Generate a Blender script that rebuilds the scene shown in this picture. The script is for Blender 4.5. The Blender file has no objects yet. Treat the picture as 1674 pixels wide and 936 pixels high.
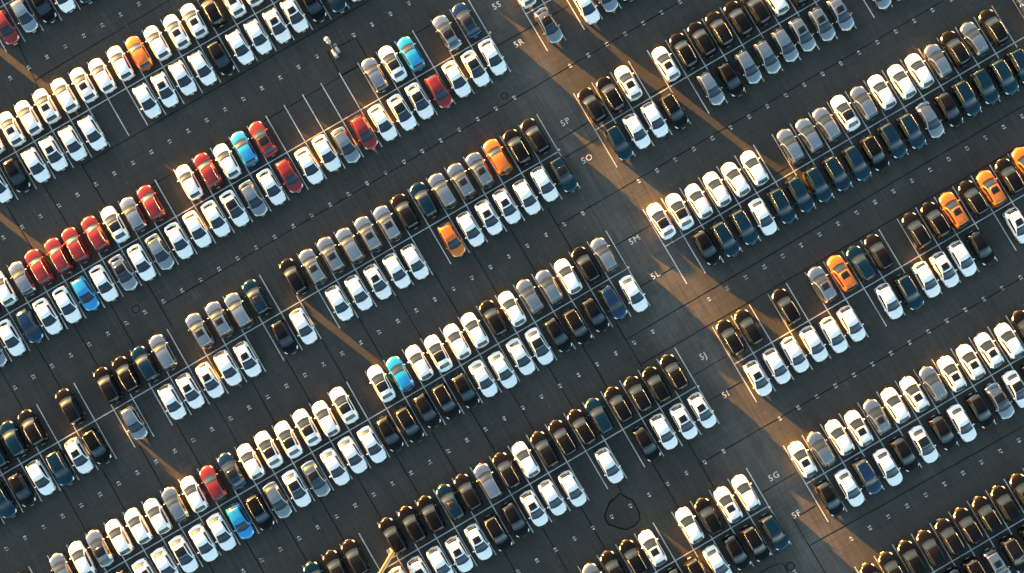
import bpy, bmesh, math, random
from mathutils import Vector, Matrix

random.seed(7)
scene = bpy.context.scene
C = scene.collection
R = math.radians

# ------------------------------------------------------------------ camera
cam_data = bpy.data.cameras.new('camera')
cam_data.sensor_fit = 'HORIZONTAL'
cam_data.sensor_width = 36.0
cam_data.lens = 18.0 / math.tan(R(22.5))
cam_data.clip_start = 1.0
cam_data.clip_end = 6000.0
cam = bpy.data.objects.new('camera', cam_data)
cam.location = (3.11, -9.33, 144.07)
cam.rotation_euler = (R(2.54), R(0.60), R(-30.21))
C.objects.link(cam)
scene.camera = cam

# ------------------------------------------------------------------ light
SUN_TRAVEL = R(-68.5)      # heading of the sunlight on the ground (world x axis = 0)
SUN_EL = R(4.8)
sx, sy = -math.cos(SUN_TRAVEL), -math.sin(SUN_TRAVEL)     # towards the sun
world = bpy.data.worlds.new('World')
scene.world = world
world.use_nodes = True
nt = world.node_tree
nt.nodes.clear()
sky = nt.nodes.new('ShaderNodeTexSky')
sky.sky_type = 'NISHITA'
sky.sun_disc = False
sky.sun_elevation = SUN_EL
sky.sun_rotation = math.atan2(sx, sy) % (2 * math.pi)
sky.air_density = 1.0
sky.dust_density = 1.6
sky.ozone_density = 1.0
hs = nt.nodes.new('ShaderNodeHueSaturation')
hs.inputs['Saturation'].default_value = 1.15
hs.inputs['Hue'].default_value = 0.490
bg = nt.nodes.new('ShaderNodeBackground')
bg.inputs['Strength'].default_value = 0.05
wo = nt.nodes.new('ShaderNodeOutputWorld')
nt.links.new(sky.outputs[0], hs.inputs['Color'])
nt.links.new(hs.outputs[0], bg.inputs['Color'])
nt.links.new(bg.outputs[0], wo.inputs['Surface'])

sun_data = bpy.data.lights.new('sun', 'SUN')
sun_data.energy = 4.4
sun_data.angle = R(0.5)
sun_data.color = (1.0, 0.46, 0.09)
sun = bpy.data.objects.new('sun', sun_data)
sun_dir = Vector((sx * math.cos(SUN_EL), sy * math.cos(SUN_EL), math.sin(SUN_EL)))
sun.rotation_euler = sun_dir.to_track_quat('Z', 'Y').to_euler()
sun.location = (-60, 120, 60)
C.objects.link(sun)

scene.view_settings.view_transform = 'Standard'
scene.view_settings.look = 'None'
scene.view_settings.exposure = 4.2
scene.view_settings.gamma = 1.0
scene.view_settings.use_curve_mapping = False

# ------------------------------------------------------------------ helpers
def link(o, parent=None):
    C.objects.link(o)
    if parent is not None:
        o.parent = parent
    return o

def mesh_obj(name, verts, faces, mat, parent=None, smooth=False):
    me = bpy.data.meshes.new(name)
    me.from_pydata(verts, [], faces)
    me.materials.append(mat)
    if smooth:
        me.polygons.foreach_set('use_smooth', [True] * len(me.polygons))
    me.update()
    return link(bpy.data.objects.new(name, me), parent)

def thing(name, label, cat, loc=(0, 0, 0), rz=0.0, group=None):
    o = bpy.data.objects.new(name, None)
    o.empty_display_size = 0.3
    o.location = loc
    o.rotation_euler = (0, 0, rz)
    o['label'] = label
    o['category'] = cat
    if group:
        o['group'] = group
    return link(o)

class Geo:
    """collects vertices and faces"""
    def __init__(self):
        self.v = []; self.f = []
    def add(self, v, f):
        n = len(self.v)
        self.v += [tuple(p) for p in v]
        self.f += [tuple(i + n for i in q) for q in f]
    def box(self, x0, x1, y0, y1, z0, z1, b=0.0):
        if b <= 0:
            v = [(x0,y0,z0),(x1,y0,z0),(x1,y1,z0),(x0,y1,z0),(x0,y0,z1),(x1,y0,z1),(x1,y1,z1),(x0,y1,z1)]
            f = [(3,2,1,0),(4,5,6,7),(0,1,5,4),(1,2,6,5),(2,3,7,6),(3,0,4,7)]
            self.add(v, f); return
        v = []
        for z, i in ((z0, b*.6), (z0 + b*.6, 0), (z1 - b, 0), (z1, b)):
            v += [(x0+i+b*.5,y0+i,z),(x1-i-b*.5,y0+i,z),(x1-i,y0+i+b*.5,z),(x1-i,y1-i-b*.5,z),
                  (x1-i-b*.5,y1-i,z),(x0+i+b*.5,y1-i,z),(x0+i,y1-i-b*.5,z),(x0+i,y0+i+b*.5,z)]
        f = [tuple(range(7,-1,-1)), tuple(range(24,32))]
        for k in range(3):
            for a in range(8):
                c = (a+1) % 8
                f.append((k*8+a, k*8+c, k*8+8+c, k*8+8+a))
        self.add(v, f)
    def tube(self, p0, p1, r0, r1=None, n=10):
        r1 = r0 if r1 is None else r1
        p0 = Vector(p0); p1 = Vector(p1)
        q = (p1 - p0).to_track_quat('Z', 'Y')
        v = []
        for p, r in ((p0, r0), (p1, r1)):
            for a in range(n):
                t = 2*math.pi*a/n
                v.append(p + q @ Vector((r*math.cos(t), r*math.sin(t), 0)))
        f = [(a, (a+1) % n, n+(a+1) % n, n+a) for a in range(n)]
        f += [tuple(range(n-1, -1, -1)), tuple(range(n, 2*n))]
        self.add(v, f)
    def lathe(self, prof, n=16, c=(0, 0, 0)):
        v = []
        for r, z in prof:
            for a in range(n):
                t = 2*math.pi*a/n
                v.append((c[0]+r*math.cos(t), c[1]+r*math.sin(t), c[2]+z))
        f = []
        for k in range(len(prof)-1):
            for a in range(n):
                b = (a+1) % n
                f.append((k*n+a, k*n+b, k*n+n+b, k*n+n+a))
        f.append(tuple(range(n-1, -1, -1)))
        f.append(tuple(range((len(prof)-1)*n, len(prof)*n)))
        self.add(v, f)
    def build(self, name, mat, parent=None, smooth=False):
        return mesh_obj(name, self.v, self.f, mat, parent, smooth)

# ------------------------------------------------------------------ materials
def new_mat(name):
    m = bpy.data.materials.new(name)
    m.use_nodes = True
    p = m.node_tree.nodes['Principled BSDF']
    return m, m.node_tree, p

def simple(name, col, rough=0.5, metal=0.0, coat=0.0, noise=0.0, scale=8.0, ior=1.5):
    m, t, p = new_mat(name)
    p.inputs['Roughness'].default_value = rough
    p.inputs['Metallic'].default_value = metal
    p.inputs['Coat Weight'].default_value = coat
    p.inputs['Coat Roughness'].default_value = 0.04
    p.inputs['IOR'].default_value = ior
    if noise > 0:
        tc = t.nodes.new('ShaderNodeTexCoord')
        n = t.nodes.new('ShaderNodeTexNoise'); n.inputs['Scale'].default_value = scale
        n.inputs['Detail'].default_value = 4
        r = t.nodes.new('ShaderNodeMapRange')
        r.inputs['From Min'].default_value = 0.3; r.inputs['From Max'].default_value = 0.7
        r.inputs['To Min'].default_value = 1 - noise; r.inputs['To Max'].default_value = 1 + noise
        mx = t.nodes.new('ShaderNodeVectorMath'); mx.operation = 'SCALE'
        mx.inputs[0].default_value = col[:3]
        t.links.new(tc.outputs['Object'], n.inputs['Vector'])
        t.links.new(n.outputs['Fac'], r.inputs['Value'])
        t.links.new(r.outputs[0], mx.inputs['Scale'])
        t.links.new(mx.outputs[0], p.inputs['Base Color'])
    else:
        p.inputs['Base Color'].default_value = (*col[:3], 1)
    return m

def paint(name, col, metal, rough, flake=0.06, coat=1.0):
    """car paint: pigment with a little per-car variation and dust, under clear coat"""
    m, t, p = new_mat(name)
    oi = t.nodes.new('ShaderNodeObjectInfo')
    tc = t.nodes.new('ShaderNodeTexCoord')
    n = t.nodes.new('ShaderNodeTexNoise'); n.inputs['Scale'].default_value = 1.6
    n.inputs['Detail'].default_value = 5
    t.links.new(tc.outputs['Object'], n.inputs['Vector'])
    a = t.nodes.new('ShaderNodeMapRange')
    a.inputs['To Min'].default_value = 1 - flake; a.inputs['To Max'].default_value = 1 + flake
    t.links.new(oi.outputs['Random'], a.inputs['Value'])
    s = t.nodes.new('ShaderNodeVectorMath'); s.operation = 'SCALE'
    s.inputs[0].default_value = col
    t.links.new(a.outputs[0], s.inputs['Scale'])
    t.links.new(s.outputs[0], p.inputs['Base Color'])
    b = t.nodes.new('ShaderNodeMapRange')
    b.inputs['To Min'].default_value = rough*0.85; b.inputs['To Max'].default_value = rough*1.2
    t.links.new(n.outputs['Fac'], b.inputs['Value'])
    t.links.new(b.outputs[0], p.inputs['Roughness'])
    p.inputs['Metallic'].default_value = metal
    p.inputs['Coat Weight'].default_value = coat
    p.inputs['Specular IOR Level'].default_value = 0.5 if coat > 0.3 else 0.16
    p.inputs['Coat Roughness'].default_value = 0.03
    return m

PAINT = {
    'W': paint('white_paint', (0.80, 0.80, 0.80), 0.0, 0.40, 0.03),
    'S': paint('silver_paint', (0.33, 0.335, 0.34), 0.95, 0.20, 0.10),
    'K': paint('black_paint', (0.004, 0.004, 0.0045), 0.0, 0.12, 0.3, 0.0),
    'D': paint('slate_paint', (0.010, 0.044, 0.062), 0.92, 0.14, 0.12, 0.35),
    'R': paint('red_paint', (0.29, 0.016, 0.014), 0.75, 0.30, 0.08),
    'O': paint('orange_paint', (0.70, 0.16, 0.006), 0.5, 0.32, 0.05),
    'B': paint('sky_blue_paint', (0.006, 0.27, 0.60), 0.4, 0.32, 0.03),
    'N': paint('navy_paint', (0.006, 0.035, 0.095), 0.85, 0.22, 0.1),
}
GLASS = simple('tinted_glass', (0.008, 0.014, 0.026), 0.04, 0.0, 0.0, ior=1.58)
ROOFGLASS = simple('black_roof_glass', (0.006, 0.006, 0.008), 0.08, ior=1.45)
TRIM = simple('black_trim', (0.012, 0.012, 0.013), 0.55, noise=0.2)
CHROME = simple('satin_metal', (0.24, 0.26, 0.29), 0.25, 0.6)
LAMP = simple('headlamp_lens', (0.55, 0.57, 0.58), 0.08, 0.35, 1.0)
TAIL = simple('tail_lamp_lens', (0.07, 0.010, 0.004), 0.06, 0.0, 1.0)
GUTTER = simple('roof_seal', (0.10, 0.10, 0.10), 0.6)
TYRE = simple('tyre_rubber', (0.014, 0.014, 0.014), 0.8, noise=0.2)
RIM = simple('alloy_rim', (0.45, 0.45, 0.46), 0.3, 0.9)
PLATE = simple('plate_white', (0.7, 0.7, 0.68), 0.5, noise=0.05)
POLE = simple('galvanised_steel', (0.15, 0.16, 0.17), 0.45, 0.3, noise=0.12, scale=3)
CONCRETE = simple('pale_concrete', (0.42, 0.40, 0.37), 0.85, noise=0.2, scale=5)
CABINET = simple('cabinet_paint', (0.40, 0.40, 0.39), 0.5, noise=0.06)
SEAM = simple('joint_sealant', (0.0055, 0.006, 0.006), 0.8, noise=0.35, scale=1.5)
SEAM.node_tree.nodes['Principled BSDF'].inputs['Specular IOR Level'].default_value = 0.05
IRON = simple('cast_iron', (0.024, 0.024, 0.025), 0.65, noise=0.3, scale=6)

def asphalt_mat(name, base, warm, streak):
    m, t, p = new_mat(name)
    tc = t.nodes.new('ShaderNodeTexCoord')
    def noise(scale, detail, sc=(1, 1, 1), rough=0.55):
        mp = t.nodes.new('ShaderNodeMapping'); mp.inputs['Scale'].default_value = sc
        n = t.nodes.new('ShaderNodeTexNoise')
        n.inputs['Scale'].default_value = scale; n.inputs['Detail'].default_value = detail
        n.inputs['Roughness'].default_value = rough
        t.links.new(tc.outputs['Object'], mp.inputs['Vector'])
        t.links.new(mp.outputs[0], n.inputs['Vector'])
        return n.outputs['Fac']
    def rng(sock, a, b, lo=0.3, hi=0.7):
        r = t.nodes.new('ShaderNodeMapRange')
        r.inputs['From Min'].default_value = lo; r.inputs['From Max'].default_value = hi
        r.inputs['To Min'].default_value = a; r.inputs['To Max'].default_value = b
        t.links.new(sock, r.inputs['Value']); return r.outputs[0]
    def mul(a, b):
        x = t.nodes.new('ShaderNodeMath'); x.operation = 'MULTIPLY'
        t.links.new(a, x.inputs[0]); t.links.new(b, x.inputs[1]); return x.outputs[0]
    f = rng(noise(0.06, 4), 0.78, 1.24)
    f = mul(f, rng(noise(0.55, 5, (1, 0.35, 1)), 0.90, 1.10))
    f = mul(f, rng(noise(1.0, 3, (3.2, 0.10, 1)), 1 - streak, 1 + streak))
    f = mul(f, rng(noise(1.0, 3, (0.10, 3.0, 1)), 1 - streak*0.6, 1 + streak*0.6))
    f = mul(f, rng(noise(14, 3), 0.90, 1.10))
    # worn, paler tarmac down the cross aisle between the two blocks of bays
    sep = t.nodes.new('ShaderNodeSeparateXYZ')
    t.links.new(tc.outputs['Object'], sep.inputs[0])
    d = t.nodes.new('ShaderNodeMath'); d.operation = 'SUBTRACT'; d.inputs[1].default_value = 20.3
    t.links.new(sep.outputs['X'], d.inputs[0])
    ab = t.nodes.new('ShaderNodeMath'); ab.operation = 'ABSOLUTE'; t.links.new(d.outputs[0], ab.inputs[0])
    w = rng(ab.outputs[0], 1.0, 0.0, 1.2, 7.0)
    wn = mul(w, rng(noise(0.22, 5), 0.45, 1.0, 0.35, 0.65))
    cr = t.nodes.new('ShaderNodeMath'); cr.operation = 'MULTIPLY_ADD'
    cr.inputs[1].default_value = 1.15; cr.inputs[2].default_value = 1.0
    t.links.new(wn, cr.inputs[0])
    f = mul(f, cr.outputs[0])
    # faint oil and tyre stains, dark
    st = mul(rng(noise(0.9, 6, rough=0.65), 1.0, 0.72, 0.58, 0.70), rng(noise(0.30, 8, rough=0.72), 1.0, 1.55, 0.57, 0.74))
    f = mul(f, st)
    sc = t.nodes.new('ShaderNodeVectorMath'); sc.operation = 'SCALE'
    mc = t.nodes.new('ShaderNodeMix'); mc.data_type = 'RGBA'
    mc.inputs['A'].default_value = (*base, 1); mc.inputs['B'].default_value = (*warm, 1)
    t.links.new(rng(noise(0.12, 3), 0, 1, 0.4, 0.6), mc.inputs['Factor'])
    t.links.new(mc.outputs['Result'], sc.inputs[0])
    t.links.new(f, sc.inputs['Scale'])
    t.links.new(sc.outputs[0], p.inputs['Base Color'])
    p.inputs['Roughness'].default_value = 0.85
    p.inputs['Specular IOR Level'].default_value = 0.3
    bn = t.nodes.new('ShaderNodeBump'); bn.inputs['Strength'].default_value = 0.25
    bn.inputs['Distance'].default_value = 0.01
    t.links.new(noise(40, 2), bn.inputs['Height'])
    t.links.new(bn.outputs[0], p.inputs['Normal'])
    return m

ASPHALT = asphalt_mat('asphalt', (0.0325, 0.0310, 0.0286), (0.0345, 0.0313, 0.0280), 0.18)
PATCH = asphalt_mat('patched_asphalt', (0.0235, 0.0224, 0.0207), (0.0240, 0.0224, 0.0204), 0.10)

def line_mat():
    m, t, p = new_mat('worn_white_line')
    tc = t.nodes.new('ShaderNodeTexCoord')
    n = t.nodes.new('ShaderNodeTexNoise'); n.inputs['Scale'].default_value = 9; n.inputs['Detail'].default_value = 6
    n2 = t.nodes.new('ShaderNodeTexNoise'); n2.inputs['Scale'].default_value = 0.35; n2.inputs['Detail'].default_value = 3
    geo = t.nodes.new('ShaderNodeNewGeometry')
    t.links.new(geo.outputs['Position'], n.inputs['Vector'])
    t.links.new(geo.outputs['Position'], n2.inputs['Vector'])
    a = t.nodes.new('ShaderNodeMath'); a.operation = 'MULTIPLY_ADD'
    a.inputs[1].default_value = 0.7
    t.links.new(n2.outputs['Fac'], a.inputs[0]); t.links.new(n.outputs['Fac'], a.inputs[2])
    cr = t.nodes.new('ShaderNodeValToRGB')
    cr.color_ramp.elements[0].position = 0.62; cr.color_ramp.elements[0].color = (0.17, 0.162, 0.148, 1)
    cr.color_ramp.elements[1].position = 0.90; cr.color_ramp.elements[1].color = (0.56, 0.53, 0.49, 1)
    t.links.new(a.outputs[0], cr.inputs[0])
    t.links.new(cr.outputs[0], p.inputs['Base Color'])
    p.inputs['Roughness'].default_value = 0.7
    return m
LINE = line_mat()

# ------------------------------------------------------------------ the lot
BAY = 2.5
# world y of each painted divider (row index -1 .. 7) and small sideways drift of its bay lines
DY = {-2: 72.1, -1: 56.05, 0: 40.07, 1: 23.89, 2: 7.90, 3: -8.0, 4: -23.86, 5: -39.9, 6: -55.92, 7: -71.9}
DU = {-2: -0.2, -1: -0.1, 0: 0.0, 1: 0.106, 2: 0.205, 3: 0.259, 4: 0.302, 5: 0.354, 6: 0.393, 7: 0.42}
def ux(j, k): return (j - 42) * BAY + DU[k]

lot = bpy.data.objects.new('parking_lot', None)
lot['kind'] = 'structure'
link(lot)
g = Geo()
xs = [-2500, -400, -120, -60, 0, 60, 120, 400, 2500]
ys = [-2500, -400, -120, -60, 0, 60, 120, 400, 2500]
gv = [(x, y, 0) for y in ys for x in xs]
gf = [(r*9+c, r*9+c+1, r*9+c+10, r*9+c+9) for r in range(8) for c in range(8)]
g.add(gv, gf)
g.build('asphalt', ASPHALT, lot)

def strip(x0, y0, x1, y1, w, z, name, mat, wob=0.0, seg=1):
    g = Geo()
    d = Vector((x1-x0, y1-y0, 0)); L = d.length; d.normalize(); n = Vector((-d.y, d.x, 0))
    v = []
    for i in range(seg+1):
        t = i/seg
        o = random.uniform(-wob, wob) if seg > 1 else 0
        ww = w * (1 + (random.uniform(-0.25, 0.25) if seg > 1 else 0))
        p = Vector((x0, y0, z)) + d*L*t
        v += [p + n*(o+ww/2), p + n*(o-ww/2)]
    f = [(2*i, 2*i+1, 2*i+3, 2*i+2) for i in range(seg)]
    g.add(v, f)
    return g.build(name, mat, lot)

# block extents (bay line indices) that the photograph can see, per divider
LEFT = {-1: (24, 41), 0: (20, 49), 1: (17, 49), 2: (14, 49), 3: (14, 49), 4: (27, 49), 5: (38, 49)}
RIGHT = {1: (51, 62), 2: (51, 70), 3: (51, 73), 4: (51, 68), 5: (51, 64), 6: (50, 62)}
line_mesh = None
for blk in (LEFT, RIGHT):
    for k, (a, b) in blk.items():
        y = DY[k]
        strip(ux(a, k) - 0.06, y, ux(b, k) + 0.06, y, 0.12, 0.009, 'row_line', LINE)
        for j in range(a, b+1):
            if k == 6 and j == 50: continue
            if line_mesh is None:
                o = strip(ux(j, k), y-5.07, ux(j, k), y+5.07, 0.115, 0.013, 'bay_line', LINE)
                me = o.data
                # recentre so that the mesh can be shared
                for v in me.vertices:
                    v.co.x -= ux(j, k); v.co.y -= y
                line_mesh = me
                o.location = (ux(j, k), y, 0)
            else:
                o = bpy.data.objects.new('bay_line', line_mesh)
                o.location = (ux(j, k) + random.uniform(-0.03, 0.03), y + random.uniform(-0.04, 0.04), 0)
                link(o, lot)

# painted numbers and row signs
_font_cache = {}
def text_mesh(s, size, spacing=1.0):
    key = (s, size)
    if key not in _font_cache:
        cu = bpy.data.curves.new('glyphs', 'FONT')
        cu.body = s; cu.size = size; cu.align_x = 'CENTER'; cu.align_y = 'CENTER'
        cu.space_character = spacing
        cu.offset = size*0.012
        cu.resolution_u = 2
        o = bpy.data.objects.new('glyphs', cu); C.objects.link(o)
        dg = bpy.context.evaluated_depsgraph_get()
        me = bpy.data.meshes.new_from_object(o.evaluated_get(dg))
        me.materials.clear(); me.materials.append(LINE)
        C.objects.unlink(o); bpy.data.objects.remove(o); bpy.data.curves.remove(cu)
        _font_cache[key] = me
    return _font_cache[key]

def px_visible(x, y):
    """is a ground point inside the frame (with a small margin)"""
    p = cam.rotation_euler.to_matrix().transposed() @ (Vector((x, y, 0)) - cam.location)
    X = p.x / -p.z / math.tan(R(22.5)); Y = p.y / -p.z / math.tan(R(22.5)) * 1674/936
    return abs(X) < 1.03 and abs(Y) < 1.05

NUMSIZE = 0.52
mids = {-1: (DY[-1] + DY[0])/2, 0: 31.97, 1: 15.97, 2: 0.16, 3: -15.86, 4: -31.9, 5: -47.9, 6: -63.9}
for k, y in mids.items():
    for j in list(range(14, 49)) + list(range(51, 75)):
        kk = min(k+1, 7)
        x = ux(j + 0.5, kk)
        if not px_visible(x, y): continue
        if k == 2 and False: continue
        n = j if j < 49 else j - 2
        o = bpy.data.objects.new('bay_number', text_mesh(str(n), NUMSIZE, 1.22))
        o.location = (x, y, 0.014)
        o.rotation_euler = (0, 0, R(90 if j < 49 else -90))
        link(o, lot)
for s, y in (('5S', 26.50), ('5R', 21.30), ('5P', 10.48), ('5O', 5.44), ('5M', -5.55), ('5L', -10.34),
             ('5J', -21.26), ('5I', -26.39), ('5G', -37.31), ('5F', -42.35)):
    o = bpy.data.objects.new('row_sign', text_mesh(s, 1.02, 1.15))
    o.location = ((50.05-42)*BAY, y, 0.014)
    link(o, lot)

# joints between the paving lanes
def seam(j0, y0, j1, y1):
    L = math.hypot((j1-j0)*BAY, y1-y0)
    strip((j0-42)*BAY, y0, (j1-42)*BAY, y1, 0.098, 0.005, 'paving_joint', SEAM, 0.02, max(2, int(L/1.5)))
seam(29.45, 46.35, 39.5, 46.75); seam(29.62, 51.0, 29.42, 45.4); seam(33.0, 51.3, 34.2, 51.3)
seam(29.42, 34.74, 45.02, 34.63); seam(31.71, 28.53, 46.93, 28.47)
seam(29.47, 15.61, 57.73, 16.0); seam(47.29, 0.41, 68.33, 0.47)
seam(47.34, -15.07, 68.96, -14.88); seam(47.4, -18.42, 68.02, -18.76)
seam(47.34, -31.76, 64.8, -32.03); seam(49.83, -46.18, 62.5, -46.85)
for j in (25.4, 27.4, 29.4): seam(j, 34.9, j + .05, 28.7)
for j in (19.4, 21.4, 23.4, 25.4, 27.35, 29.32): seam(j, 18.95, j+.02, 12.9)
for j in (21.2, 23.25, 25.3, 27.3, 29.3, 31.3, 33.2, 35.1, 37.1, 39.15, 41.2, 43.25, 45.3, 47.28): seam(j, 2.9, j, -3.0)
for j in (21.3, 23.35, 25.4, 27.4, 29.38, 31.35, 33.35, 35.4, 37.4, 39.45, 41.5, 43.6, 45.45, 47.33): seam(j, -12.95, j+.02, -18.75)
for j in (29.4, 31.4, 33.5, 35.5, 37.5, 39.6, 41.63, 43.6, 45.5, 47.4): seam(j, -28.95, j, -30.1 if j == 43.6 else -34.85)
seam(49.83, -42.6, 49.83, -56.0)
seam(49.15, 22.3, 53.0, 22.2); seam(49.3, 9.0, 51.0, 9.1); seam(49.2, 6.9, 51.0, 6.9)
seam(49.15, -5.0, 51.0, -5.0); seam(49.1, -10.6, 51.0, -10.6); seam(49.2, -22.6, 51.0, -22.6)
seam(49.2, -26.0, 51.0, -26.0); seam(49.2, -38.2, 51.0, -38.2); seam(49.83, -42.6, 51.0, -42.6)
seam(54.0, 8.2, 55.9, 8.2); seam(57.2, -7.2, 58.0, -7.2)

# cut and patched squares
def patch(pts, z, mat, name):
    return mesh_obj(name, [(x, y, z) for x, y in pts], [tuple(range(len(pts)))], mat, lot)
def jw(j): return (j-42)*BAY
# patch round the floodlight pole
sq = [(jw(42.05), 31.8), (jw(43.55), 31.6), (jw(43.55), 28.5), (jw(42.05), 28.6)]
for (a, b) in zip(sq, sq[1:] + sq[:1]):
    seam(a[0]/BAY+42, a[1], b[0]/BAY+42, b[1])

def ipt(X, Y):
    """ground point under a pixel of the photograph (used once, to survey the lot)"""
    f = 837/math.tan(R(22.5))
    d = cam.rotation_euler.to_matrix() @ Vector(((X-837)/f, -(Y-468)/f, -1))
    t = -cam.location.z/d.z
    return cam.location.x + t*d.x, cam.location.y + t*d.y
poly = [ipt(840+a/3.9, 696+b/3.9) for a, b in ((675,430),(760,475),(795,540),(805,590),(780,630),(720,662),(640,640),(600,625),(578,580),(590,540),(605,495))]
poly = poly[::-1]
patch(poly, 0.004, PATCH, 'asphalt_patch')
for a, b in zip(poly, poly[1:]+poly[:1]):
    strip(a[0], a[1], b[0], b[1], 0.15, 0.006, 'patch_edge', SEAM, 0.04, 6)
arc = [ipt(*q) for q in ((1243, 936), (1256, 928), (1268, 923), (1278, 920), (1283, 925), (1288, 936), (1296, 950))]
for a, b in zip(arc, arc[1:]): seam(a[0]/BAY+42, a[1], b[0]/BAY+42, b[1])

def manhole(x, y, r, squared=False):
    g = Geo(); n = 28
    v = []
    for rr, z in ((r, 0.006), (r*0.8, 0.006)):
        v += [(x+rr*math.cos(2*math.pi*a/n), y+rr*math.sin(2*math.pi*a/n), z) for a in range(n)]
    g.add(v, [(a, (a+1) % n, n+(a+1) % n, n+a) for a in range(n)])
    g.build('manhole_frame', SEAM, lot)
    g = Geo()
    g.lathe([(r*0.8, 0.004), (r*0.8, 0.012), (r*0.62, 0.012), (r*0.60, 0.008), (r*0.3, 0.008), (r*0.28, 0.012), (0.02, 0.012)], 28, (x, y, 0))
    g.build('manhole_cover', IRON, lot)
    if squared:
        s = r*1.35
        g = Geo()
        for (x0, y0, x1, y1) in ((-s,-s,s,-s+.14), (-s,s-.14,s,s), (-s,-s+.14,-s+.14,s-.14), (s-.14,-s+.14,s,s-.14)):
            g.add([(x+x0,y+y0,.0045),(x+x1,y+y0,.0045),(x+x1,y+y1,.0045),(x+x0,y+y1,.0045)], [(0,1,2,3)])
        g.build('manhole_surround', IRON, lot)
x, y = ipt(824.6, 156.4); manhole(x, y, 0.42)
x, y = ipt(222, 505); manhole(x, y, 0.48, True)
x, y = ipt(1292.5, 925.5); manhole(x, y, 0.52)

# small specks of grit on the lanes
g = Geo()
for _ in range(260):
    x = random.uniform(-62, 66); y = random.choice(list(mids.values())) + random.gauss(0, 1.9)
    r = random.uniform(0.012, 0.035)
    v = [(x+r*math.cos(a*1.2566), y+r*math.sin(a*1.2566), 0) for a in range(5)] + [(x, y, r*0.8)]
    g.add(v, [(a, (a+1) % 5, 5) for a in range(5)])
grit = g.build('loose_grit', CONCRETE)
grit['kind'] = 'stuff'

# ------------------------------------------------------------------ cars
def pchip(xs, ys):
    n = len(xs)
    d = [(ys[i+1]-ys[i])/(xs[i+1]-xs[i]) for i in range(n-1)]
    m = [d[0]] + [0 if d[i-1]*d[i] <= 0 else 2*d[i-1]*d[i]/(d[i-1]+d[i]) for i in range(1, n-1)] + [d[-1]]
    def f(x):
        if x <= xs[0]: return ys[0]
        if x >= xs[-1]: return ys[-1]
        i = 0
        while x > xs[i+1]: i += 1
        h = xs[i+1]-xs[i]; t = (x-xs[i])/h
        return ((1+2*t)*(1-t)**2*ys[i] + t*(1-t)**2*h*m[i] + t*t*(3-2*t)*ys[i+1] + t*t*(t-1)*h*m[i+1])
    return f

TYPES = {
    # a compact hatchback; s runs from nose to tail
    'hatchback': dict(L=4.38, W=1.80, cowl=1.13, wtop=2.02, rtop=3.78, rbase=4.22,
        s=[0, .05, .16, .40, .80, 1.13, 2.02, 2.7, 3.45, 3.78, 4.22, 4.30, 4.38],
        zb=[.56, .66, .75, .84, .90, .945, .965, .985, 1.01, 1.01, .98, .86, .60],
        zt=[.57, .69, .79, .88, .95, .99, 1.40, 1.475, 1.45, 1.40, 1.08, .90, .61],
        wr=[.40, .50, .62, .71, .77, .80, .69, .68, .635, .62, .66, .60, .50],
        w=[.60, .70, .80, .87, .895, .90, .90, .90, .895, .88, .83, .79, .70],
        rail=False, arch=.33),
    # taller, squarer
    'suv': dict(L=4.52, W=1.84, cowl=1.17, wtop=2.00, rtop=4.02, rbase=4.37,
        s=[0, .05, .16, .40, .80, 1.17, 2.00, 2.7, 3.6, 4.02, 4.37, 4.45, 4.52],
        zb=[.66, .80, .91, .98, 1.02, 1.05, 1.07, 1.08, 1.10, 1.10, 1.06, .92, .66],
        zt=[.67, .83, .95, 1.03, 1.08, 1.10, 1.54, 1.63, 1.60, 1.56, 1.16, .96, .67],
        wr=[.46, .56, .66, .74, .78, .80, .70, .69, .68, .66, .70, .66, .56],
        w=[.64, .74, .84, .90, .915, .92, .92, .92, .915, .90, .87, .82, .74],
        rail=True, arch=.36),
    # longer and lower with a short boot
    'saloon_car': dict(L=4.56, W=1.80, cowl=1.20, wtop=2.12, rtop=3.70, rbase=4.12,
        s=[0, .05, .16, .40, .80, 1.20, 2.12, 2.7, 3.3, 3.70, 4.12, 4.46, 4.56],
        zb=[.54, .64, .73, .81, .87, .92, .94, .96, .97, .97, .96, .90, .60],
        zt=[.55, .67, .77, .85, .92, .97, 1.36, 1.43, 1.40, 1.37, 1.04, .98, .61],
        wr=[.40, .50, .62, .71, .77, .80, .68, .67, .63, .61, .66, .62, .50],
        w=[.60, .70, .80, .87, .895, .90, .90, .90, .895, .89, .86, .80, .70],
        rail=False, arch=.32),
}

for T in TYPES.values():        # fleet average is a touch wider and squarer at the corners
    for key in ('w', 'wr'): T[key] = [v*1.025 for v in T[key]]
    T['w'][0] += .05; T['w'][1] += .04; T['w'][2] += .02; T['w'][-1] += .05; T['w'][-2] += .03
    T['W'] *= 1.025

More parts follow.
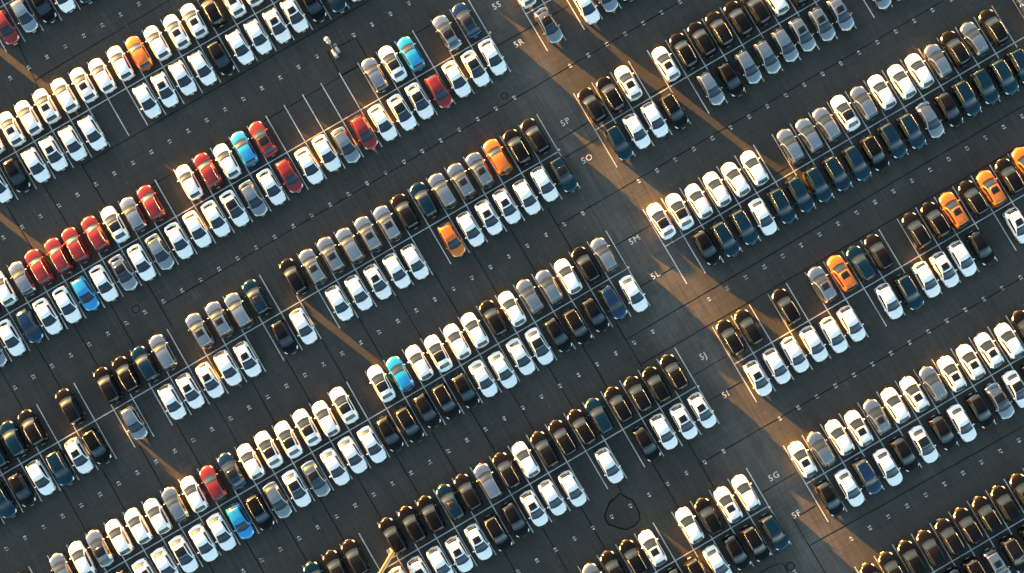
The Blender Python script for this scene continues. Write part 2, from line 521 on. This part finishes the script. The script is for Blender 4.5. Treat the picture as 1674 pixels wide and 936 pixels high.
class Shell:
    """one continuous skin evaluated on a grid; parts are cut from it along grid lines"""
    def __init__(self, T):
        self.T = T
        L = T['L']; S = T['s']
        self.zb = pchip(S, T['zb']); self.zt = pchip(S, T['zt'])
        self.wr = pchip(S, T['wr']); self.w = pchip(S, T['w'])
        self.bow = pchip([0, .4, T['cowl'], T['wtop'], 2.7, T['rtop'], T['rbase'], L],
                         [.36, .31, .23, .13, 0.0, -.07, -.13, -.20])
        c, wt, rt, rb = T['cowl'], T['wtop'], T['rtop'], T['rbase']
        self.brk = dict(nose=.05, lamp0=.09, lamp1=.36, cowl0=c-.09, cowl=c+.03, wtop=wt, sr0=wt+.16,
                        pn0=wt+.02, sr1=wt+.96, pn1=wt+1.10, rr=rt-.04, rtop=rt, rbase=rb,
                        dw0=c+.30, dw1=2.50, dw2=2.58, dw3=rt-.28, tl0=L-.30, tl1=L-.05)
        st = set(self.brk.values()) | {0.0, L, .02, .16, .25, .55, .8, 1.0, L-.10, L-.02}
        x = 1.2
        while x < L-.2:
            if min(abs(x-q) for q in st) > .06: st.add(round(x, 3))
            x += .14
        self.st = sorted(st)
        self.idx = {n: self.st.index(v) for n, v in self.brk.items()}
    def section(self, s):
        """half section points (y, z), centre first"""
        zb, zt, wr, w = self.zb(s), self.zt(s), self.wr(s), self.w(s)
        T = self.T
        gh = max(0.0, min(1.0, (zt - zb - .04)/.3))     # how much greenhouse there is
        crown = .035
        def top(q): return zt + crown*0.3 - crown*(q*q)*1.3
        e = zt - .035 - .03*gh
        lo = .22 if s > .1 and s < T['L']-.1 else .27
        zs = max(zb - .10, .40)
        pts = [(0, top(0)), (.33*wr, top(.33)), (.66*wr, top(.66)), (.90*wr, top(.90)), (.935*wr, top(.935)-.004*gh),
               (wr, e),                                          # 5 roof edge
               (wr+(w*.955-wr)*.18, e-(e-zb)*.16),              # 6 top of side glass
               (w*.935, zb+.012),                                # 7 bottom of side glass
               (w*.965, zb-.015),                                # 8 belt
               (w, zs),                                          # 9 shoulder
               (w*.985, min(.60, zs-.06)), (w*.99, .42 if zs > .5 else .36), (w*.955, .31), (w*.90, lo)]
        return pts
    NJ = 13
    def point(self, i, j, lift=0.0):
        s = self.st[i]
        a = abs(j)
        y, z = self.section(s)[a]
        yy = y/(self.T['W']/2)
        x = self.T['L']/2 - s - self.bow(s)*min(1.0, yy)**2*1.0
        return (x, math.copysign(y, j) if j else 0.0, z + lift)
    def patch(self, name, cells, mat, parent, lift=0.0, cap=False, rim=0.0):
        idx = {}; V = []; F = []
        def vid(i, j):
            if (i, j) not in idx:
                idx[(i, j)] = len(V); V.append(self.point(i, j, lift))
            return idx[(i, j)]
        for (i, j) in cells:
            # cell between stations i,i+1 and section lines j,j+1 (j may be negative)
            F.append((vid(i, j), vid(i, j+1), vid(i+1, j+1), vid(i+1, j)))
        if cap:
            n = self.NJ
            F.append(tuple(vid(0, j) for j in range(n, -n-1, -1)))
            F.append(tuple(vid(len(self.st)-1, j) for j in range(-n, n+1)))
            for i in range(len(self.st)-1):     # floor
                F.append((vid(i, n), vid(i, -n), vid(i+1, -n), vid(i+1, n)))
        if rim > 0:
            # thickness: border faces dropping down
            edges = {}
            for f in F:
                for a, b in zip(f, f[1:]+f[:1]):
                    edges[(a, b)] = 1
            for (a, b) in list(edges):
                if (b, a) not in edges:
                    c = len(V); V.append((V[b][0], V[b][1], V[b][2]-rim)); V.append((V[a][0], V[a][1], V[a][2]-rim))
                    F.append((b, a, c+1, c))
        return mesh_obj(name, V, F, mat, parent, True)

_proto_cache = {}
def car_parts(kind, colour, roof, root):
    """build every part of a car under root"""
    T = TYPES[kind]; sh = Shell(T); I = sh.idx; n = sh.NJ; N = len(sh.st)-1
    P = PAINT[colour]
    owner = {}
    def claim(tag, i0, i1, j0, j1):
        out = []
        for i in range(i0, i1):
            for j in range(j0, j1):
                if (i, j) not in owner:
                    owner[(i, j)] = tag; out.append((i, j))
        return out
    parts = []
    ws = claim('ws', I['cowl'], I['wtop'], -4, 4)
    cw = claim('cw', I['cowl0'], I['cowl'], -5, 5)
    rw = claim('rw', I['rtop'], I['rbase'], -4, 4)
    sw = []
    for sgn in (1, -1):
        for a, b in (('dw0', 'dw1'), ('dw2', 'dw3')):
            j0, j1 = (6, 7) if sgn > 0 else (-7, -6)
            sw.append(claim('sw', I[a], I[b], j0, j1))
    bp = [claim('bp', I['dw1'], I['dw2'], 6, 7), claim('bp', I['dw1'], I['dw2'], -7, -6)]
    if roof == 'p': sr = claim('sr', I['pn0'], I['pn1'], -3, 3)
    elif roof == 's': sr = claim('sr', I['sr0'], I['sr1'], -2, 2)
    else: sr = []
    hl = [claim('hl', I['lamp0'], I['lamp1'], 5, 9), claim('hl', I['lamp0'], I['lamp1'], -9, -5)]
    gr = claim('gr', 0, I['nose'], -5, 5)
    tl = [claim('tl', I['tl0'], I['tl1'], 7, 10), claim('tl', I['tl0'], I['tl1'], -10, -7)]
    gut = []
    for j0 in (3, -4): gut.append(claim('gt', I['wtop'], I['rr'], j0, j0+1))
    sill = claim('si', 0, N, 12, 13) + claim('si', 0, N, -13, -12)
    body = [(i, j) for i in range(N) for j in range(-n, n) if (i, j) not in owner]
    sh.patch('body', body, P, root, cap=True)
    sh.patch('windshield', ws, GLASS, root, lift=-0.004)
    sh.patch('cowl', cw, TRIM, root, lift=-0.012)
    sh.patch('rear_window', rw, GLASS, root, lift=-0.006)
    for c in sw: sh.patch('side_window', c, GLASS, root, lift=-0.003)
    for c in bp: sh.patch('door_pillar', c, TRIM, root, lift=-0.003)
    if sr: sh.patch('sunroof', sr, ROOFGLASS, root, lift=0.004 if roof == 's' else 0.0, rim=0.01)
    for c in hl: sh.patch('headlight', c, LAMP, root)
    sh.patch('grille', gr, TRIM, root)
    for c in tl: sh.patch('taillight', c, TAIL, root)
    for c in gut: sh.patch('roof_gutter', c, GUTTER, root, lift=-0.006)
    sh.patch('sill_trim', sill, TRIM, root)
    hx = T['L']/2
    W = T['W']/2
    # wheels
    for wx in (hx-.86, -hx+.80):
        for sg in (1, -1):
            g = Geo(); r = T['arch']; yo = sg*(W+.006); yi = sg*(W-.20)
            nn = 18
            prof = [(r*.62, yo-sg*.03), (r*.90, yo), (r, yo-sg*.03), (r, yi+sg*.03), (r*.92, yi)]
            v = []
            for rr, yy in prof:
                v += [(wx+rr*math.cos(2*math.pi*a/nn), yy, r+rr*math.sin(2*math.pi*a/nn)) for a in range(nn)]
            f = []
            for q in range(len(prof)-1):
                for a in range(nn):
                    b = (a+1) % nn
                    f.append((q*nn+a, q*nn+b, q*nn+nn+b, q*nn+nn+a) if sg < 0 else (q*nn+nn+a, q*nn+nn+b, q*nn+b, q*nn+a))
            g.add(v, f)
            wh = g.build('wheel', TYRE, root, True)
            g = Geo(); v = [(wx, yo-sg*.02, r)]
            v += [(wx+r*.62*math.cos(2*math.pi*a/20), yo-sg*(.03 if a % 4 else .05), r+r*.62*math.sin(2*math.pi*a/20)) for a in range(20)]
            g.add(v, [(0, 1+a, 1+(a+1) % 20) if sg < 0 else (0, 1+(a+1) % 20, 1+a) for a in range(20)])
            g.build('rim', RIM, wh)
    # wheel arch lips
    for wx in (hx-.86, -hx+.80):
        for sg in (1, -1):
            g = Geo(); r = T['arch']+.045; nn = 12; v = []
            for rr, yy in ((r-.05, sg*(W+.002)), (r, sg*(W+.012)), (r+.02, sg*(W-.02))):
                v += [(wx+rr*math.cos(math.pi*a/nn), yy, T['arch']*.98+rr*math.sin(math.pi*a/nn)) for a in range(nn+1)]
            m_ = nn+1
            g.add(v, [(q*m_+a, q*m_+a+1, (q+1)*m_+a+1, (q+1)*m_+a) for q in range(2) for a in range(nn)])
            g.build('wheel_arch', TRIM, root, True)
    # mirrors
    for sg in (1, -1):
        g = Geo(); mx = hx - T['cowl'] - .42; my = sg*(W+.085); mz = T['zb'][6]+.02
        v = []; nn = 10
        for q in range(1, 6):
            ph = math.pi*q/6
            for a in range(nn):
                th = 2*math.pi*a/nn
                v.append((mx + .085*math.cos(th)*math.sin(ph)+.02*math.sin(th)*0, my + sg*.115*-math.cos(ph)*sg, mz + .075*math.sin(th)*math.sin(ph)))
        f = [(q*nn+a, q*nn+(a+1) % nn, q*nn+nn+(a+1) % nn, q*nn+nn+a) for q in range(4) for a in range(nn)]
        f += [tuple(range(nn-1, -1, -1)), tuple(range(4*nn, 5*nn))]
        g.add(v, f)
        g.build('wing_mirror', P, root, True)
    # number plates
    g = Geo(); g.box(hx-.012, hx+.012, -.22, .22, .36, .48); g.build('number_plate', PLATE, root)
    g = Geo(); g.box(-hx-.010, -hx+.012, -.22, .22, .42, .54); g.build('number_plate', PLATE, root)
    # roof aerial
    i = I['rr']; px_, py_, pz_ = sh.point(i-2, 0)
    g = Geo(); g.add([(px_-.09, -.02, pz_-.01), (px_-.09, .02, pz_-.01), (px_+.07, 0, pz_-.01), (px_-.08, 0, pz_+.06)], [(0, 1, 3), (1, 2, 3), (2, 0, 3), (0, 2, 1)])
    g.build('roof_aerial', CHROME if colour in 'WSB' else P, root)
    # roof spoiler lip
    pa = [sh.point(I['rtop'], j) for j in range(-5, 6)]
    g = Geo(); v = [(p[0]+.05, p[1], p[2]+.006) for p in pa] + [(p[0]-.05, p[1]*.98, p[2]-.004) for p in pa] + [(p[0]-.03, p[1]*.98, p[2]-.035) for p in pa]
    g.add(v, [(q*11+a, q*11+a+1, q*11+12+a, q*11+11+a) for q in range(2) for a in range(10)])
    if kind != 'saloon_car': g.build('spoiler', P, root, True)
    # roof rails
    if roof == 'r':
        for sg in (1, -1):
            g = Geo()
            a0, a1 = I['wtop'], I['rr']
            pts = [sh.point(i, 5*sg) for i in range(a0, a1+1, 2)]
            pts = [(p[0], p[1]*.985, p[2]+.040) for p in pts]
            pts = [(pts[0][0]+.10, pts[0][1], pts[0][2]-.06)] + pts + [(pts[-1][0]-.10, pts[-1][1], pts[-1][2]-.06)]
            for p, q in zip(pts, pts[1:]): g.tube(p, q, .022, n=6)
            g.build('roof_rail', CHROME, root, True)

CAR_GROUP = {'hatchback': 'hatchbacks parked in rows', 'suv': 'sport utility cars parked in rows', 'saloon_car': 'saloon cars parked in rows'}
CAR_CAT = {'hatchback': 'hatchback', 'suv': 'SUV', 'saloon_car': 'saloon car'}
_protos = {}
def place_car(kind, colour, roof, x, y, rz, label, group=None):
    key = (kind, colour, roof)
    r = thing(kind, label, CAR_CAT[kind], (x, y, 0), rz, group or CAR_GROUP[kind])
    if key not in _protos:
        car_parts(kind, colour, roof, r)
        _protos[key] = r
        r['_t'] = 1; del r['_t']
    else:
        for ch in _protos[key].children:
            c = ch.copy(); C.objects.link(c); c.parent = r
            for gch in ch.children:
                d = gch.copy(); C.objects.link(d); d.parent = c
    return r

# rows: (divider, file, first bay, codes). One code per bay: colour + roof
# W white S silver K black D slate R red O orange B sky blue N navy ; . plain s sunroof p panoramic r rails ; -- empty
ROWS = [
 (-1, 'L', 29, 'R. S. K. W.'),
 (0, 'U', 26, 'W. Ws W. Ws W. Ws W. W. O. W. Ws Ws Kr Ws W.'),
 (0, 'L', 25, 'W. K. W. Ws W. W. -- -- W. Ws W. W. K. W. W. Ws Ws K. D. W.'),
 (1, 'U', 23, 'W. S. Rr Rr Rr Rr Wp S. Rr -- W. Rr W. B. Rp -- -- -- -- -- S. Wp B. -- Sp Np'),
 (1, 'L', 21, 'S. W. N. W. W. B. W. Sp W. S. W. W. W. Wp S. W. R. W. W. S. R. W. Wp Wp R. W. Wp W.'),
 (2, 'U', 19, 'D. D. Kr -- K. -- K. Kr D. S. -- Ss Ss S. Ds -- K. Ss Ss S. Ss Ss K. D. S. Ss Ss O. Kr K.'),
 (2, 'L', 18, 'Dr K. W. Dr Ws Kr -- S. -- W. Ws Ws W. Ws -- K. W. -- W. W. Ws W. W. -- O. W. Ws Ws W. W. Dp'),
 (3, 'U', 19, 'S. W. Sp W. W. W. S. W. R. Np W. Wp Wp Wp W. Wp -- Wp B. W. Wp W. W. K. W. S. S. W. K. S.'),
 (3, 'L', 21, 'K. Wp W. Wp W. W. B. Kr S. Wp Sp W. W. W. K. Kr K. Kr K. W. W. W. Wp K. Kr K. N. W.'),
 (4, 'U', 29, 'D. K. K. -- K. K. K. Ds K. S. Kr W. K. Kr Kr D. Kr Kr K. Kr'),
 (4, 'L', 32, 'W. Ws W. Ws Ws Kr K. Ws W. W. -- W. -- K. W. Ws Ws'),
 (5, 'U', 39, 'S. S. K. Kr Ws -- W. K. Ws W.'),
 (5, 'L', 43, 'K. Kr W. K. Kr D.'),
 (1, 'U', 51, 'W.'),
 (1, 'L', 51, 'Sp -- W. S. D.'),
 (2, 'U', 51, 'K. Kr Ws -- Ws Kr K. Kr K. K. W. K.'),
 (2, 'L', 51, 'D. W. W. Kr -- S. K. S. S. S. Ss Ss Ss -- S.'),
 (3, 'U', 51, 'Wp Wp W. W. W. W. -- S. S. S. Wp S. W. W. W. S. Kr S. Kr -- S.'),
 (3, 'L', 52, 'K. Dr Dr W. Dr D. D. Dr D. Kr D. Dr S. K. Dr D. Dr Dr'),
 (4, 'U', 51, 'Kr K. -- Kr -- Ss Os D. K. -- Kr Kr Os Kr Os Kr Os'),
 (4, 'L', 51, 'Ws W. W. W. W. W. -- W. Dr W. Ws W. K. -- Ws'),
 (5, 'U', 51, 'Ws S. W. Ws Ss W. Ws S. Ws Ws Ws W. K.'),
 (5, 'L', 51, 'K. W. Nr W. K. Wp K. W. K. Sp Wp K.'),
 (6, 'U', 51, 'K. Kr K. K. Kr Kr Kr K. K. K.'),
 (6, 'L', 54, 'K. Kr Ss Kr Kr'),
]
ORD = ['first', 'second', 'third', 'fourth', 'fifth', 'sixth', 'seventh', 'eighth', 'ninth', 'tenth', 'eleventh', 'twelfth',
       'thirteenth', 'fourteenth', 'fifteenth', 'sixteenth', 'seventeenth', 'eighteenth', 'nineteenth', 'twentieth']
ORD += ['twenty-' + o for o in ORD[:9]] + ['thirtieth'] + ['thirty-' + o for o in ORD[:9]]
SIGN = {(1,'U'):'5S', (1,'L'):'5R', (2,'U'):'5P', (2,'L'):'5O', (3,'U'):'5M', (3,'L'):'5L', (4,'U'):'5J', (4,'L'):'5I', (5,'U'):'5G', (5,'L'):'5F'}
CNAME = {'W':'white','S':'silver','K':'black','D':'slate','R':'red','O':'orange','B':'sky blue','N':'navy'}
KNAME = {'hatchback':'hatchback', 'suv':'SUV', 'saloon_car':'saloon'}
RNAME = {'.':'', 's':' with sunroof', 'p':' with black glass roof', 'r':' with roof rails'}

def kind_of(colour, roof, k, f):
    if roof == 'r' or (colour == 'K' and f == 'U') or colour == 'D': return 'suv'
    if colour in 'SO' and f == 'U' and k in (2, 4): return 'suv'
    if roof == 'p' or (colour in 'WS' and f == 'L' and k in (1, 3, 5)): return 'saloon_car'
    return 'hatchback'

count = {}
def put(k, f, j, code, label, group=None):
    colour, roof = code[0], code[1]
    kind = kind_of(colour, roof, k, f)
    L = TYPES[kind]['L']
    sg = 1 if f == 'U' else -1
    x = ux(j+.5, k) - sg*.27 + random.gauss(0, .045)
    yc = DY[k] + sg*(0.50 + L/2 + random.gauss(0, .09))
    rz = (math.pi/2 if f == 'U' else -math.pi/2) + random.gauss(0, R(0.75))
    count[kind] = count.get(kind, 0) + 1
    return place_car(kind, colour, roof, x, yc, rz, label(kind) if callable(label) else label, group)

for k, f, j0, codes in ROWS:
    cs = codes.split()
    full = [(j0+i, c) for i, c in enumerate(cs) if c != '--']
    left = j0 < 49
    side = 'left' if left else 'right'
    order = sorted(full, reverse=left)            # counted from the cross aisle
    edge = sorted(full)
    rank = {j: i for i, (j, c) in enumerate(order)}
    erank = {j: i for i, (j, c) in enumerate(edge)}
    for j, c in full:
        def label(kind, j=j, c=c):
            what = CNAME[c[0]] + ' ' + KNAME[kind] + RNAME[c[1]]
            if (k, f) in SIGN:
                return f"{what}, {ORD[rank[j]]} from the cross aisle in the {side} {SIGN[(k, f)]} file"
            if k == 0:
                return f"{what}, {ORD[erank[j]]} from left edge, {'upper' if f == 'U' else 'lower'} file of top double row"
            if k == -1:
                return f"{what}, {ORD[erank[j]]} from left edge in the top left corner file"
            return f"{what}, {ORD[rank[j]]} from left in {'upper' if f == 'U' else 'lower'} file, bottom right corner"
        put(k, f, j, c, label)

# cars just outside the frame whose long shadows reach into it
OUT = [(-1, 'L', 24, 27), (-1, 'U', 24, 26), (-1, 'U', 28, 33), (1, 'L', 17, 20), (2, 'U', 13, 16), (2, 'L', 13, 17), (3, 'U', 14, 17), (3, 'L', 17, 20), (-1, 'L', 33, 41), (0, 'U', 41, 48), (0, 'L', 45, 48), (0, 'U', 24, 25), (0, 'U', 20, 22), (0, 'L', 20, 23),
       (1, 'U', 20, 22), (2, 'U', 17, 18), (1, 'U', 54, 66), (1, 'L', 56, 68), (2, 'U', 63, 75), (2, 'L', 66, 77), (3, 'U', 72, 75)]
beyond = {}
for k, f, a, b in OUT:
    for j in range(a, b+1):
        c = random.choice(['W.', 'W.', 'Ws', 'S.', 'K.', 'D.'])
        kind = kind_of(c[0], c[1], k, f)
        edge = 'left' if j < 29 else 'top'
        q = beyond[(k, f, edge)] = beyond.get((k, f, edge), -1) + 1
        file = SIGN.get((k, f), ('upper' if f == 'U' else 'lower') + (' corner' if k < 0 else ' top'))
        where = f"{ORD[q]} of those beyond the {edge} edge in the {'left' if j < 49 else 'right'} {file} file"
        put(k, f, j, c, f"{CNAME[c[0]]} {KNAME[kind]}, {where}", 'cars parked beyond the frame')
print('cars', count)

# ------------------------------------------------------------------ poles and posts
# floodlight pole on the lane between the 5S file and the row above
bx, by = ipt(549, 87)
t = thing('floodlight_pole', 'slim floodlight pole with two round lamp heads beside white cabinets on the 5S lane', 'lamp post', (bx, by, 0), 0)
g = Geo(); g.lathe([(.16, 0), (.16, .03), (.09, .05), (.075, .6), (.055, 6.7)], 12); g.build('pole', POLE, t, True)
g = Geo(); g.lathe([(.05, 6.62), (.26, 6.68), (.30, 6.78), (.27, 6.90), (.12, 6.98), (.02, 7.0)], 16, (0, 0, 0)); g.build('lamp_head', CABINET, t, True)
g = Geo(); g.lathe([(.06, 5.35), (.22, 5.42), (.26, 5.52), (.22, 5.64), (.10, 5.70), (.056, 5.71)], 16, (0.03, 0, 0)); g.build('lamp_head', CABINET, t, True)
cx, cy = ipt(546.5, 86)
t = thing('utility_cabinet', 'longer of two white roadside cabinets at the floodlight pole foot', 'cabinet', (cx, cy-.25, 0), 0)
g = Geo(); g.box(-.19, .19, -.42, .42, .08, 1.05, .03); g.build('housing', CABINET, t)
g = Geo(); g.box(-.23, .23, -.46, .46, 0, .08, .01); g.build('plinth', CONCRETE, t)
g = Geo(); g.box(.185, .205, -.36, -.01, .18, .95, 0); g.box(.185, .205, .01, .36, .18, .95, 0); g.build('door', POLE, t)
cx, cy = ipt(551.2, 82)
t = thing('utility_cabinet', 'shorter of two white roadside cabinets at the floodlight pole foot', 'cabinet', (cx+.05, cy-.1, 0), 0)
g = Geo(); g.box(-.17, .17, -.28, .28, .06, .85, .05); g.build('housing', CABINET, t)
g = Geo(); g.box(-.21, .21, -.32, .32, 0, .06, .01); g.build('plinth', CONCRETE, t)
cx, cy = ipt(556.5, 94)
t = thing('dark_stub', 'dark low stub just below the white cabinets on the lane', 'bollard', (cx, cy, 0), 0)  # short dark cylinder with a paler band, just below the cabinets
g = Geo(); g.lathe([(.13, 0), (.13, .02), (.085, .04), (.085, .75), (.07, .80), (.02, .81)], 12); g.build('post', IRON, t, True)
g = Geo(); g.lathe([(.088, .55), (.088, .66)], 12); g.build('band', POLE, t)

# tall mast at the bottom edge
bx, by = ipt(643, 902)
t = thing('lighting_mast', 'tall pale lighting mast on a square base leaning out of the bottom edge', 'lighting mast', (bx, by, 0), 0)
g = Geo(); g.box(-.62, .62, -.58, .58, 0, .09, .02); g.build('base_slab', CONCRETE, t)
g = Geo()
for sx_ in (-.48, .48):
    for sy_ in (-.44, .44): g.tube((sx_, sy_, .09), (sx_, sy_, .15), .03, n=6)
g.build('anchor_bolts', POLE, t)
g = Geo(); g.lathe([(.42, .09), (.42, .14), (.30, .16), (.27, 1.2), (.20, 10), (.15, 20)], 18); g.build('mast', POLE, t, True)
g = Geo(); g.tube((.33, -.05, .1), (.62, .10, 19.5), .07, .05, 8); g.build('conduit', POLE, t, True)
g = Geo(); g.box(-1.4, 1.7, -.08, .08, 19.4, 19.55, .02); g.build('crossarm', POLE, t)
for q in (-1.2, -.4, .5, 1.4):
    g = Geo(); g.box(q-.25, q+.25, -.45, .02, 19.15, 19.4, .04); g.build('floodlight', CABINET, t)

# corner posts where each divider line meets the cross aisle
cold = {1: '5S and 5R', 2: '5P and 5O', 3: '5M and 5L', 4: '5J and 5I', 5: '5G and 5F'}
for k, nm in cold.items():
    t = thing('corner_post', f'short grey post with pale cap at the line end between {nm}', 'bollard', ((49.10-42)*BAY, DY[k]+.02, 0), 0, 'posts at the row ends')
    g = Geo(); g.lathe([(.14, 0), (.14, .03), (.06, .05), (.06, .85)], 12); g.build('post', POLE, t, True)
    g = Geo(); g.lathe([(.07, .85), (.13, .88), (.14, .95), (.10, 1.0), (.03, 1.02)], 14); g.build('cap', CABINET, t, True)
